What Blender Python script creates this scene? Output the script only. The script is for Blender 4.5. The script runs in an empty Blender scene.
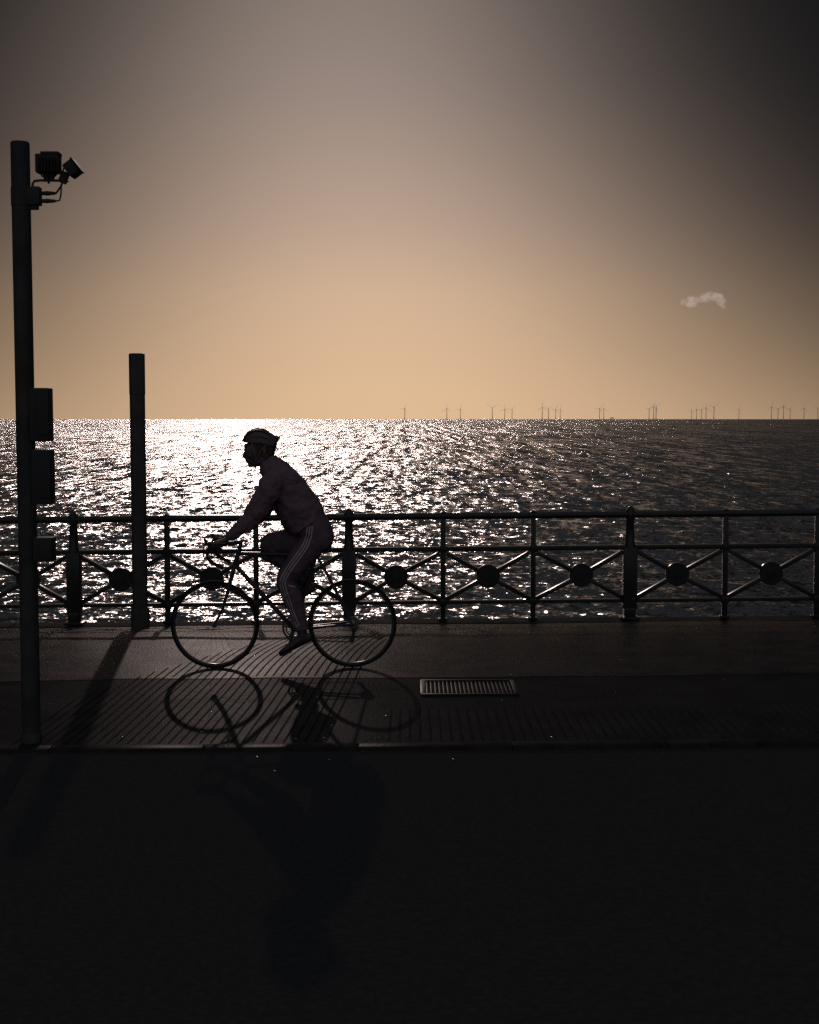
import bpy, bmesh, math, random
import numpy as np
from mathutils import Vector, Matrix, noise
from mathutils.bvhtree import BVHTree
random.seed(7)
R = math.radians
sc = bpy.context.scene
COL = sc.collection

# ------------------------------------------------------------------ camera model
F = 1350.0; CX, CY = 409.5, 512.0; PITCH = R(3.94); CAMH = 1.90
SL = 0.0094                                   # promenade rises gently to the right
def gz(x): return SL * max(-60.0, min(60.0, x))
def at(px, py, Y):
    u = (px - CX) / F; v = (CY - py) / F
    d = Vector((u, math.cos(PITCH) + v * math.sin(PITCH), -math.sin(PITCH) + v * math.cos(PITCH)))
    return Vector((0, 0, CAMH)) + d * (Y / d.y)
def ground_y(py):                             # depth of level ground seen at image row py
    return CAMH / math.tan(math.atan((py - CY) / F) + PITCH)

cd = bpy.data.cameras.new('camera'); cam = bpy.data.objects.new('camera', cd); COL.objects.link(cam)
cam.location = (0, 0, CAMH); cam.rotation_euler = (R(90) - PITCH, 0, 0)
cd.sensor_fit = 'VERTICAL'; cd.sensor_height = 36.0; cd.sensor_width = 28.8
cd.lens = 36.0 * F / 1024.0; cd.clip_start = 0.05; cd.clip_end = 80000
sc.camera = cam

# ------------------------------------------------------------------ materials
def nd(nt, t, **k):
    n = nt.nodes.new(t)
    for a, b in k.items(): setattr(n, a, b)
    return n
def mat(name, col, rough=.5, metal=0., spec=.5, var=.0, vscale=6., bump=0., bscale=60., bdetail=3., rvar=0., coords='Object'):
    m = bpy.data.materials.new(name); m.use_nodes = True; nt = m.node_tree
    b = nt.nodes['Principled BSDF']
    b.inputs['Base Color'].default_value = (*col, 1); b.inputs['Roughness'].default_value = rough
    b.inputs['Metallic'].default_value = metal; b.inputs['Specular IOR Level'].default_value = spec
    tc = nd(nt, 'ShaderNodeTexCoord')
    if var or rvar:
        n = nd(nt, 'ShaderNodeTexNoise'); n.inputs['Scale'].default_value = vscale; n.inputs['Detail'].default_value = 6
        nt.links.new(tc.outputs[coords], n.inputs['Vector'])
        if var:
            r = nd(nt, 'ShaderNodeMapRange'); r.inputs['From Min'].default_value = .3; r.inputs['From Max'].default_value = .7
            r.inputs['To Min'].default_value = 1 - var; r.inputs['To Max'].default_value = 1 + var
            nt.links.new(n.outputs['Fac'], r.inputs['Value'])
            x = nd(nt, 'ShaderNodeVectorMath', operation='SCALE'); x.inputs[0].default_value = col
            nt.links.new(r.outputs[0], x.inputs['Scale']); nt.links.new(x.outputs[0], b.inputs['Base Color'])
        if rvar:
            r = nd(nt, 'ShaderNodeMapRange'); r.inputs['From Min'].default_value = .3; r.inputs['From Max'].default_value = .7
            r.inputs['To Min'].default_value = rough - rvar; r.inputs['To Max'].default_value = rough + rvar
            nt.links.new(n.outputs['Fac'], r.inputs['Value']); nt.links.new(r.outputs[0], b.inputs['Roughness'])
    if bump:
        n = nd(nt, 'ShaderNodeTexNoise'); n.inputs['Scale'].default_value = bscale; n.inputs['Detail'].default_value = bdetail
        nt.links.new(tc.outputs[coords], n.inputs['Vector'])
        bp = nd(nt, 'ShaderNodeBump'); bp.inputs['Strength'].default_value = 1; bp.inputs['Distance'].default_value = bump
        nt.links.new(n.outputs['Fac'], bp.inputs['Height']); nt.links.new(bp.outputs[0], b.inputs['Normal'])
    return m
M = {}
M['paint'] = mat('railing_paint', (0.0080, 0.0080, 0.0082), .27, spec=.065, var=.2, bump=.0006, bscale=40)
M['pole'] = mat('pole_paint', (0.0144, 0.0144, 0.0148), .7, spec=.03, var=.25, bump=.0005, bscale=30)
M['post'] = mat('post_paint', (0.0158, 0.0137, 0.0144), .5, spec=.05, var=.25, bump=.0006, bscale=25)
M['plastic'] = mat('black_plastic', (0.0122, 0.0122, 0.0126), .7, spec=.03)
M['glass'] = mat('lamp_glass', (.006, .006, .006), .7, spec=.02)
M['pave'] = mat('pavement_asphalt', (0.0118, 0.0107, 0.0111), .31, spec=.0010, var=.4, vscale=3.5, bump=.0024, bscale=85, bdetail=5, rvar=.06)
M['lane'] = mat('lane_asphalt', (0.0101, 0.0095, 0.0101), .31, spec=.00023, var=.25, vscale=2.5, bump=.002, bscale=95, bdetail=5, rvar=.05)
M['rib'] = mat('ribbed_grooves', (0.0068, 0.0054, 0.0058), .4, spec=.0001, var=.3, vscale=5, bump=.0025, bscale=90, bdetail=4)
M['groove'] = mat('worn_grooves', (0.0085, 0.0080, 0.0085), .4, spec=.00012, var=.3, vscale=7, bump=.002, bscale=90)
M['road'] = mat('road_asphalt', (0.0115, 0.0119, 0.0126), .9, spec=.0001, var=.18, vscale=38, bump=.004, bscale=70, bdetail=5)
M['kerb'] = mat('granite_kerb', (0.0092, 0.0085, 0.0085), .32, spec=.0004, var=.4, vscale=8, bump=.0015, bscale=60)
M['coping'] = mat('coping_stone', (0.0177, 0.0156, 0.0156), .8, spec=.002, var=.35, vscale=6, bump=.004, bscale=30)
M['soil'] = mat('dark_ground', (.03, .032, .03), .9, spec=.2, var=.3, vscale=.05)
M['beach'] = mat('shingle', (.12, .1, .08), .9, spec=.2, var=.4, vscale=1.5, bump=.03, bscale=12)
M['iron'] = mat('cast_iron', (0.0047, 0.0046, 0.0046), .36, spec=.006, var=.3, vscale=20, bump=.0006, bscale=120)
M['pit'] = mat('drain_pit', (.008, .008, .008), .9, spec=.1)
M['pebble'] = mat('wet_flake', (.12, .11, .10), .22, var=.3)
M['rubber'] = mat('tyre_rubber', (0.0050, 0.0047, 0.0050), .7, spec=.02, bump=.0004, bscale=200)
M['alloy'] = mat('dark_alloy', (.012, .012, .013), .3, spec=.12)
M['steel'] = mat('steel', (.05, .05, .05), .32, metal=.7)
M['frame'] = mat('bicycle_paint', (.012, .010, .014), .3, spec=.1, var=.1)
M['tape'] = mat('bar_tape', (0.0086, 0.0086, 0.0086), .7, spec=.05, bump=.0008, bscale=140)
M['saddle'] = mat('saddle_leather', (.014, .012, .012), .55)
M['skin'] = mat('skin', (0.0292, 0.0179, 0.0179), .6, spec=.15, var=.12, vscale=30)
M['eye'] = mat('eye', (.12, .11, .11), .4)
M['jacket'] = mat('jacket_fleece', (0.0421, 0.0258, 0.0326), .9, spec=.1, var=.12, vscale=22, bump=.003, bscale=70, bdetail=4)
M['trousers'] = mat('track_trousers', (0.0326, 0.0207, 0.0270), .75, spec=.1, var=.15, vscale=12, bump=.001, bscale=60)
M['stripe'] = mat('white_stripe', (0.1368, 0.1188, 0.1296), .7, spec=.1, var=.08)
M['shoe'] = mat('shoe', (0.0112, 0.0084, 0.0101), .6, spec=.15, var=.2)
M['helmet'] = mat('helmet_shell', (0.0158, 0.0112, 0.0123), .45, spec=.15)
M['strap'] = mat('strap', (.02, .02, .02), .8)
M['hair'] = mat('hair', (.02, .014, .01), .7, spec=.1)
M['turbine'] = mat('turbine_coating', (0.4650, 0.3900, 0.3375), .7, spec=.2, var=.05, vscale=.05)

# ------------------------------------------------------------------ object helpers
def tag(o, label=None, cat=None, group=None, kind=None):
    if label: o['label'] = label
    if cat: o['category'] = cat
    if group: o['group'] = group
    if kind: o['kind'] = kind
    return o
def empty(name, loc, label, cat, group=None):
    o = bpy.data.objects.new(name, None); COL.objects.link(o); o.location = loc; o.empty_display_size = .2
    return tag(o, label, cat, group)
def wloc(p):
    v = Vector((0, 0, 0))
    while p is not None: v = v + Vector(p.location); p = p.parent
    return v
class MB:
    def __init__(s): s.bm = bmesh.new()
    def box(s, c, size, bev=0., rot=None):
        r = bmesh.ops.create_cube(s.bm, size=1.0); vs = r['verts']
        T = Matrix.Diagonal((*size, 1))
        if bev:
            bmesh.ops.transform(s.bm, matrix=T, verts=vs)
            es = list({e for v in vs for e in v.link_edges})
            o = bmesh.ops.bevel(s.bm, geom=es, offset=bev, segments=2, affect='EDGES', profile=.6)
            vs = list({v for f in o['faces'] for v in f.verts} | {v for v in vs if v.is_valid})
            fs = set()
            stack = list(vs); seen = set(vs)
            while stack:
                v = stack.pop()
                for e in v.link_edges:
                    w = e.other_vert(v)
                    if w not in seen: seen.add(w); stack.append(w)
            vs = list(seen); T = Matrix.Identity(4)
        Q = Matrix.Translation(c) @ (rot.to_4x4() if rot else Matrix.Identity(4)) @ T
        bmesh.ops.transform(s.bm, matrix=Q, verts=vs); return s
    def bar(s, p0, p1, w, d, up=Vector((0, 1, 0)), bev=0.):   # rectangular bar, w across, d along "up"
        p0 = Vector(p0); p1 = Vector(p1); t = (p1 - p0); L = t.length; t.normalize()
        b = (up - t * up.dot(t)).normalized(); n = t.cross(b)
        rot = Matrix((t, n, b)).transposed()
        return s.box((p0 + p1) / 2, (L, w, d), bev, rot)
    def loft(s, pts, ra, rb=None, n=12, up=Vector((0, 1, 0)), cap=.5, closed=False):
        pts = [Vector(p) for p in pts]; N = len(pts)
        if not hasattr(ra, '__len__'): ra = [ra] * N
        if rb is None: rb = ra
        if not hasattr(rb, '__len__'): rb = [rb] * N
        rings = []; T = []
        for i in range(N):
            if closed: t = pts[(i + 1) % N] - pts[i - 1]
            else: t = pts[min(i + 1, N - 1)] - pts[max(i - 1, 0)]
            t.normalize(); T.append(t)
            b = up - t * up.dot(t)
            if b.length < 1e-4: b = Vector((1, 0, 0)) - t * t.x
            b.normalize(); c = t.cross(b)
            rings.append([s.bm.verts.new(pts[i] + c * ra[i] * math.cos(2 * math.pi * k / n) + b * rb[i] * math.sin(2 * math.pi * k / n)) for k in range(n)])
        m = N if closed else N - 1
        for i in range(m):
            a = rings[i]; b2 = rings[(i + 1) % N]
            for k in range(n):
                s.bm.faces.new((a[k], a[(k + 1) % n], b2[(k + 1) % n], b2[k]))
        if not closed:
            for i, sg in ((0, -1), (N - 1, 1)):
                v = s.bm.verts.new(pts[i] + T[i] * sg * cap * min(ra[i], rb[i])); rg = rings[i]
                for k in range(n):
                    f = (rg[(k + 1) % n], rg[k], v) if sg < 0 else (rg[k], rg[(k + 1) % n], v)
                    s.bm.faces.new(f)
        return s
    def tube(s, pts, r, n=8, cap=.0): return s.loft(pts, r, None, n, up=Vector((.03, 1, .02)), cap=cap)
    def ball(s, c, rad, rot=None, seg=16):
        if not hasattr(rad, '__len__'): rad = (rad,) * 3
        r = bmesh.ops.create_uvsphere(s.bm, u_segments=seg, v_segments=seg // 2 + 2, radius=1)
        Q = Matrix.Translation(c) @ (rot.to_4x4() if rot else Matrix.Identity(4)) @ Matrix.Diagonal((*rad, 1))
        bmesh.ops.transform(s.bm, matrix=Q, verts=r['verts']); return s
    def lathe(s, c, prof, axis='Y', n=64, closed=True):     # prof: list of (radius, offset along axis)
        rings = []
        for k in range(n):
            a = 2 * math.pi * k / n; ring = []
            for (r, h) in prof:
                if axis == 'Y': p = Vector((r * math.cos(a), h, r * math.sin(a)))
                else: p = Vector((r * math.cos(a), r * math.sin(a), h))
                ring.append(s.bm.verts.new(Vector(c) + p))
            rings.append(ring)
        P = len(prof)
        for k in range(n):
            a = rings[k]; b = rings[(k + 1) % n]
            for i in range(P if closed else P - 1):
                try: s.bm.faces.new((a[i], a[(i + 1) % P], b[(i + 1) % P], b[i]))
                except ValueError: pass
        return s
    def disc(s, c, r, h, axis='Y', n=32, bev=0.):
        prof = [(1e-4, -h / 2), (r - bev, -h / 2), (r, -h / 2 + bev), (r, h / 2 - bev), (r - bev, h / 2), (1e-4, h / 2)]
        return s.lathe(c, prof, axis, n, closed=False)
    def build(s, name, m, parent=None, smooth=None, voxel=None, sm=4, wob=0., wsc=8., off=None):
        bmesh.ops.remove_doubles(s.bm, verts=s.bm.verts, dist=2e-5) if voxel is None else None
        bmesh.ops.recalc_face_normals(s.bm, faces=s.bm.faces)
        o = off if off is not None else (wloc(parent) if parent is not None else Vector((0, 0, 0)))
        bmesh.ops.translate(s.bm, verts=s.bm.verts, vec=-o)
        me = bpy.data.meshes.new(name); s.bm.to_mesh(me); s.bm.free()
        ob = bpy.data.objects.new(name, me); COL.objects.link(ob)
        if voxel:
            md = ob.modifiers.new('r', 'REMESH'); md.mode = 'VOXEL'; md.voxel_size = voxel
            md2 = ob.modifiers.new('s', 'SMOOTH'); md2.iterations = sm; md2.factor = .5
            dg = bpy.context.evaluated_depsgraph_get(); me2 = bpy.data.meshes.new_from_object(ob.evaluated_get(dg))
            ob.modifiers.clear(); ob.data = me2; me = me2; me.name = name
            if wob:
                nv = len(me.vertices); co = np.empty(nv * 3, np.float32); no = np.empty(nv * 3, np.float32)
                me.vertices.foreach_get('co', co); me.vertices.foreach_get('normal', no); co = co.reshape(-1, 3); no = no.reshape(-1, 3)
                d = np.array([(lambda q: noise.noise(q) + noise.noise(q * 2.7) * .45 + noise.noise(q * 6.5) * .18)(Vector((float(c[0]), float(c[1]), float(c[2]))) * wsc) for c in co]) * wob
                me.vertices.foreach_set('co', (co + no * d[:, None]).astype(np.float32).ravel()); me.update()
            for p in me.polygons: p.use_smooth = True
        elif smooth:
            for p in me.polygons: p.use_smooth = True
            try: me.set_sharp_from_angle(angle=R(smooth))
            except Exception: pass
        me.materials.clear(); me.materials.append(m)
        if parent is not None: ob.parent = parent
        return ob
def grid_obj(name, xs, ys, zf, m, kind='structure'):
    X, Y = np.meshgrid(np.array(xs), np.array(ys)); Z = zf(X, Y)
    V = np.stack([X, Y, Z], -1).reshape(-1, 3).astype(np.float32)
    nx, ny = len(xs), len(ys)
    i = np.arange(ny - 1)[:, None] * nx + np.arange(nx - 1)[None, :]
    Fq = np.stack([i, i + 1, i + nx + 1, i + nx], -1).reshape(-1)
    me = bpy.data.meshes.new(name); me.vertices.add(len(V)); me.vertices.foreach_set('co', V.ravel())
    nf = len(Fq) // 4; me.loops.add(len(Fq)); me.loops.foreach_set('vertex_index', Fq.astype(np.int32))
    me.polygons.add(nf); me.polygons.foreach_set('loop_start', np.arange(0, nf * 4, 4, dtype=np.int32))
    me.update(calc_edges=True); me.polygons.foreach_set('use_smooth', np.ones(nf, dtype=bool))
    me.materials.append(m); o = bpy.data.objects.new(name, me); COL.objects.link(o)
    if kind: o['kind'] = kind
    return o

# ------------------------------------------------------------------ ground
YF = 14.6                      # railing plane
Y_SPLIT, Y_KERB0, Y_KERB1 = ground_y(677), ground_y(745.5), ground_y(742.5)
def sl(X): return SL * np.clip(X, -60, 60)
def camber(Y):                                  # the paving falls away towards the railing
    Y = np.asarray(Y, dtype=float); k = .30; u = (Y - 11.95) / k
    return -.125 * k * np.where(u > 30, u, np.log1p(np.exp(np.minimum(u, 30)))) + .125 * k * .0
GF = float(camber(YF))
def und(X, Y):
    w = np.exp(-((np.abs(X) / 9.) ** 4))
    a = .010 * np.sin(X * 1.3 + .6 * np.sin(Y * .9)) * np.sin(Y * 1.1 + .4)
    a = a + .006 * np.sin(X * 2.9 + 1.7) * np.sin(Y * 2.3 + X * .7) + .003 * np.sin(X * 6.1 + Y * 3.3)
    a = a + .02 * np.exp(-((X + .1) / .5) ** 2 - ((Y - 12.2) / .5) ** 2)
    e = 1 - np.exp(-((Y - 7.8) / .5) ** 2)
    return a * w * e * .6 + camber(Y)
fine = list(np.arange(-9, 9.001, .06)); wide = [-200, -60, -30, -15] + fine + [15, 30, 60, 200]
grid_obj('pavement', wide, list(np.arange(Y_SPLIT, 14.75, .06)) + [14.75], lambda X, Y: sl(X) + und(X, Y), M['pave'])
grid_obj('cycle_lane', wide, list(np.arange(Y_KERB1, Y_SPLIT - .03, .06)) + [Y_SPLIT], lambda X, Y: sl(X) + und(X, Y) - .004, M['lane'])
# kerb stones: one strip with joints
b = MB(); x = -30.
while x < 30:
    L = .9; zc = gz(x + L / 2)
    b.box((x + L / 2, (Y_KERB0 + Y_KERB1) / 2 - .012, zc - .087 + random.uniform(-.002, .002)), (L - .008, Y_KERB1 - Y_KERB0 + .03, .18), .006, Matrix.Rotation(-SL, 3, 'Y')); x += L
tag(b.build('kerb', M['kerb'], smooth=40), kind='structure')
def road_z(X, Y): return sl(X) - .022 + .004 * np.sin(X * .9 + Y * .5) * np.exp(-(X / 12.) ** 4) + .0 * Y
grid_obj('road', [-200, -60, -20] + list(np.arange(-12, 12.01, .25)) + [20, 60, 200], [-12.] + list(np.arange(-3, Y_KERB0 - .1, .25)) + [Y_KERB0 + .02], road_z, M['road'])
grid_obj('ground', [-6000, -200, -60, 60, 200, 6000], [-9000, -200, -12, 7], lambda X, Y: sl(X) - .35 + 0 * Y, M['soil'])
# promenade edge: low stone upstand carrying the railing, and the sea face below it
b = MB(); x = -40.
while x < 40:
    L = 1.32
    b.box((x + L / 2, 14.72, gz(x + L / 2) + GF - .035), (L - .006, .32, .10 + random.uniform(-.006, .006)), .012, Matrix.Rotation(-SL, 3, 'Y')); x += L
tag(b.build('coping', M['coping'], smooth=40), kind='structure')
b = MB(); b.box((0, 14.73, -3.83), (400, .26, 6.6))
tag(b.build('promenade_edge', M['coping']), kind='structure')
SEA = -5.0
grid_obj('beach', list(np.arange(-300, 301, 10)), [14.8, 16, 20, 26, 32, 40, 50], lambda X, Y: -3.4 - (Y - 13) * .058 - .15 * np.sin(X * .4) * np.sin(Y * .5) - .35, M['beach'])

# ribbed corduroy paving: ribs run towards the railing
def ribs(name, x0, x1, y0, y1, curve, edge, step=.062, w=.021, h=.002, crop=None):
    b = MB(); x = x0
    while x < x1:
        ya, yb = y0, y1
        if crop: ya, yb = crop(x)
        if yb - ya > .08:
            n = max(3, int((yb - ya) / .09)); L = []; Rr = []; Lt = []; Rt = []
            for i in range(n + 1):
                Y = ya + (yb - ya) * i / n; X = x + curve(Y)
                z = gz(X) + float(und(np.array(X), np.array(Y))) + (-.004 if Y < Y_SPLIT else 0)
                lo = -.003
                L.append(b.bm.verts.new((X - w / 2, Y, z + lo))); Rr.append(b.bm.verts.new((X + w / 2, Y, z + lo)))
                hh = h if 0 < i < n else h * .2
                Lt.append(b.bm.verts.new((X - w / 2 + .005, Y, z + hh))); Rt.append(b.bm.verts.new((X + w / 2 - .005, Y, z + hh)))
            for i in range(n):
                b.bm.faces.new((L[i], Lt[i], Lt[i + 1], L[i + 1])); b.bm.faces.new((Lt[i], Rt[i], Rt[i + 1], Lt[i + 1]))
                b.bm.faces.new((Rt[i], Rr[i], Rr[i + 1], Rt[i + 1]))
            b.bm.faces.new((L[0], Rr[0], Rt[0], Lt[0])); b.bm.faces.new((L[n], Lt[n], Rt[n], Rr[n]))
        x += step
    return tag(b.build(name, M['groove'] if name == 'tactile_paving' else M['rib'], smooth=30), kind='structure')
ribs('tactile_paving', -.12, 12, Y_KERB1 + .03, Y_KERB1 + .93, lambda Y: 0, None)
def fan(Y): return .05 * (Y - 9.) + .05 * max(0, Y - 10.2) ** 2
def crop(x):
    far = 12.5 - max(0, (-1.15 - x)) * 2.8 - max(0, (x + .70)) * 3.2
    return Y_KERB1 + .04, min(12.2, far)
ribs('ribbed_apron', -2.3, -.42, 0, 0, fan, None, crop=crop)

# drain grate
gx0, gx1 = at(423, 688, ground_y(688)).x, at(514, 688, ground_y(688)).x
gy0, gy1 = ground_y(695.5), ground_y(681.5); gxc = (gx0 + gx1) / 2; gyc = (gy0 + gy1) / 2
g = empty('drain_grate', (gxc, gyc, gz(gxc)), 'rectangular cast iron drain grate let into the paving behind the cyclist', 'drain grate')
zt = gz(gxc) + .004
b = MB(); fw = .028
b.box((gxc, gy0, zt - .01), (gx1 - gx0 + fw, fw, .03), .003); b.box((gxc, gy1, zt - .01), (gx1 - gx0 + fw, fw, .03), .003)
b.box((gx0, gyc, zt - .0095), (fw * 1.3, gy1 - gy0 - fw - .002, .031), .003, Matrix.Rotation(-.05, 3, 'Y')); b.box((gx1, gyc, zt - .0095), (fw * 1.0, gy1 - gy0 - fw - .002, .031), .003)
b.build('frame', M['iron'], g, smooth=30)
b = MB(); nb = 21
for i in range(nb):
    X = gx0 + (gx1 - gx0) * (i + 1) / (nb + 1); b.box((X, gyc, zt - .012), (.013, gy1 - gy0 - fw, .02), .002)
b.build('grid_bars', M['iron'], g, smooth=30)
b = MB(); b.box((gxc, gyc, zt - .0165), (gx1 - gx0, gy1 - gy0, .006)); b.build('pit', M['pit'], g)

# small wet flakes and chippings that catch the light
b = MB()
for i in range(60):
    X = random.gauss(-1.1, 1.3); Y = random.uniform(Y_KERB0 - .6, 12.4)
    if Y < Y_KERB1: z = gz(X) - .022
    else: z = gz(X) + float(und(np.array(X), np.array(Y)))
    r = random.uniform(.002, .006)
    b.ball((X, Y, z + r * .35), (r * random.uniform(.8, 2.2), r, r * .55), Matrix.Rotation(random.uniform(0, 3), 3, 'Z'), seg=6)
tag(b.build('chippings', M['pebble'], smooth=60), 'small loose chippings scattered over the paving', None, None, 'stuff')

# ------------------------------------------------------------------ sea
def make_sea():
    rows = []; d = 34.
    while d < 500: rows.append(d); d *= 1.0055
    while d < 2500: rows.append(d); d *= 1.011
    while d < 60000: rows.append(d); d *= 1.035
    inner = np.arange(-19.5, 19.51, .055)
    outer = np.concatenate([np.arange(20, 40, .4), np.arange(40, 84, 2.)])
    ang = np.radians(np.concatenate([-outer[::-1], inner, outer]))
    D = np.array(rows)[:, None]; A = ang[None, :]
    X = D * np.sin(A); Y = D * np.cos(A)
    dd = np.gradient(np.array(rows))[:, None]; da = np.abs(np.gradient(ang))[None, :] * D
    step = np.maximum(dd, da)
    Z = np.zeros_like(X); rs = np.random.RandomState(11)
    NW = 84
    for k in range(NW):
        lam = .6 * (7 / .6) ** (k / (NW - 1)) * rs.uniform(.93, 1.07)
        th = math.radians(252) + rs.normal() * .55           # travelling towards the beach
        kx, ky = math.cos(th) * 2 * math.pi / lam, math.sin(th) * 2 * math.pi / lam
        slope = .0135 if lam < 2. else .0135 * (2. / lam) ** .75
        amp = slope * lam / (2 * math.pi) * 1.41
        f = np.clip((lam / step - 2.6) / 3.0, 0, 1)
        ph = X * kx + Y * ky + rs.uniform(0, 6.28) + .8 * np.sin(X * .021 * rs.uniform(.5, 2) + Y * .017 * rs.uniform(.5, 2) + k)
        Z += amp * f * np.sin(ph)
    Z = Z + .35 * Z * np.abs(Z) / (np.abs(Z).max() * .5)
    V = np.stack([X, Y, Z + SEA], -1).reshape(-1, 3).astype(np.float32)
    ny, nx = X.shape
    i = np.arange(ny - 1)[:, None] * nx + np.arange(nx - 1)[None, :]
    Fq = np.stack([i, i + 1, i + nx + 1, i + nx], -1).reshape(-1)
    me = bpy.data.meshes.new('sea'); me.vertices.add(len(V)); me.vertices.foreach_set('co', V.ravel())
    nf = len(Fq) // 4; me.loops.add(len(Fq)); me.loops.foreach_set('vertex_index', Fq.astype(np.int32))
    me.polygons.add(nf); me.polygons.foreach_set('loop_start', np.arange(0, nf * 4, 4, dtype=np.int32))
    me.update(calc_edges=True); me.polygons.foreach_set('use_smooth', np.ones(nf, dtype=bool))
    m = bpy.data.materials.new('sea_water'); m.use_nodes = True; nt = m.node_tree; bs = nt.nodes['Principled BSDF']
    bs.inputs['Base Color'].default_value = (.004, .004, .005, 1); bs.inputs['Roughness'].default_value = .215
    bs.inputs['IOR'].default_value = 1.33
    geo = nd(nt, 'ShaderNodeNewGeometry'); acc = None
    #           size m (x,y),  slope gain, detail
    for (sx, sy, g_, det, far) in ((.13, .11, .8, 1, 0), (.30, .30, 1.0, 1, 0), (.6, 1.1, .9, 1, 0), (.8, 4., .9, 1, 60), (1.2, 14., .95, 1, 110), (2.0, 50., 1.0, 1, 220), (3.4, 200., 1.1, 1, 500), (6., 700., 1.2, 1, 1300)):
        mp = nd(nt, 'ShaderNodeMapping'); mp.inputs['Scale'].default_value = (1 / sx, 1 / sy, 1 / sx)
        mp.inputs['Rotation'].default_value = (0, 0, .15 if sy < 4 else 0); mp.inputs['Location'].default_value = (sx * 3.1, sy * 7.7, 2.3)
        nt.links.new(geo.outputs['Position'], mp.inputs['Vector'])
        n = nd(nt, 'ShaderNodeTexNoise'); n.inputs['Scale'].default_value = 1; n.inputs['Detail'].default_value = det
        nt.links.new(mp.outputs[0], n.inputs['Vector'])
        s1 = nd(nt, 'ShaderNodeVectorMath', operation='SUBTRACT'); s1.inputs[1].default_value = (.5, .5, .5)
        nt.links.new(n.outputs['Color'], s1.inputs[0])
        s2 = nd(nt, 'ShaderNodeVectorMath', operation='MULTIPLY'); s2.inputs[1].default_value = (g_ * 1.3, g_, 0)
        nt.links.new(s1.outputs[0], s2.inputs[0])
        if far:                                       # the longer wave groups only build up offshore
            dv = nd(nt, 'ShaderNodeSeparateXYZ'); nt.links.new(geo.outputs['Position'], dv.inputs[0])
            q = nd(nt, 'ShaderNodeMapRange'); q.inputs['From Min'].default_value = far * .5; q.inputs['From Max'].default_value = far * 1.6
            nt.links.new(dv.outputs['Y'], q.inputs['Value'])
            s3 = nd(nt, 'ShaderNodeVectorMath', operation='SCALE'); nt.links.new(s2.outputs[0], s3.inputs[0]); nt.links.new(q.outputs[0], s3.inputs['Scale']); s2 = s3
        if acc is None: acc = s2
        else:
            a = nd(nt, 'ShaderNodeVectorMath', operation='ADD'); nt.links.new(acc.outputs[0], a.inputs[0]); nt.links.new(s2.outputs[0], a.inputs[1]); acc = a
    # wind patches: rougher and calmer water
    a = nd(nt, 'ShaderNodeVectorMath', operation='ADD'); nt.links.new(acc.outputs[0], a.inputs[0]); nt.links.new(geo.outputs['Normal'], a.inputs[1])
    # at grazing angles only the shoreward faces of the waves can be seen: lean the water's normals that way
    t_ = nd(nt, 'ShaderNodeVectorMath', operation='ADD'); t_.inputs[1].default_value = (0, -.235, 0); nt.links.new(a.outputs[0], t_.inputs[0]); a = t_
    no = nd(nt, 'ShaderNodeVectorMath', operation='NORMALIZE'); nt.links.new(a.outputs[0], no.inputs[0])
    nt.links.new(no.outputs[0], bs.inputs['Normal'])
    me.materials.append(m); o = bpy.data.objects.new('sea', me); COL.objects.link(o); o['kind'] = 'structure'

# ------------------------------------------------------------------ railing
fz = lambda px, py: at(px, py, YF)
# heights above the sloping ground, measured at px 450 / 500
def hgt(px, py): p = fz(px, py); return p.z - gz(p.x)
H_TOP, H_MID, H_BOT, H_DISC = hgt(480, 515.8), hgt(480, 548.6), hgt(480, 601.8), hgt(488, 576)
posts_px = [-18, 74, 167.3, 256, 349, 443, 533, 629.8, 725, 817]
P_X = [fz(p, 560).x for p in posts_px]; step_x = (P_X[-1] - P_X[0]) / 9
full = [P_X[0] - step_x * k for k in range(7, 0, -1)] + P_X + [P_X[-1] + step_x * k for k in range(1, 8)]
ismain = [((i - 7 - 1) % 3 == 0) for i in range(len(full))]
rail = empty('promenade_railing', (0, YF, 0), 'dark iron railing with disc and cross panels along the sea edge', 'railing')
xa, xb = full[0] - .2, full[-1] + .2
def railp(name, h, r_, flat):
    b = MB()
    if flat: b.bar((xa, YF, h + gz(xa)), (xb, YF, h + gz(xb)), r_[0], r_[1], bev=.004)
    else: b.loft([(xa + (xb - xa) * i / 40, YF, h + gz(xa + (xb - xa) * i / 40)) for i in range(41)], r_[0], r_[1], 16, cap=.2)
    b.build(name, M['paint'], rail, smooth=40)
railp('top_rail', H_TOP, (.037, .045), False)
railp('middle_rail', H_MID, (.052, .055), True)
railp('bottom_rail', H_BOT, (.040, .05), True)
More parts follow.
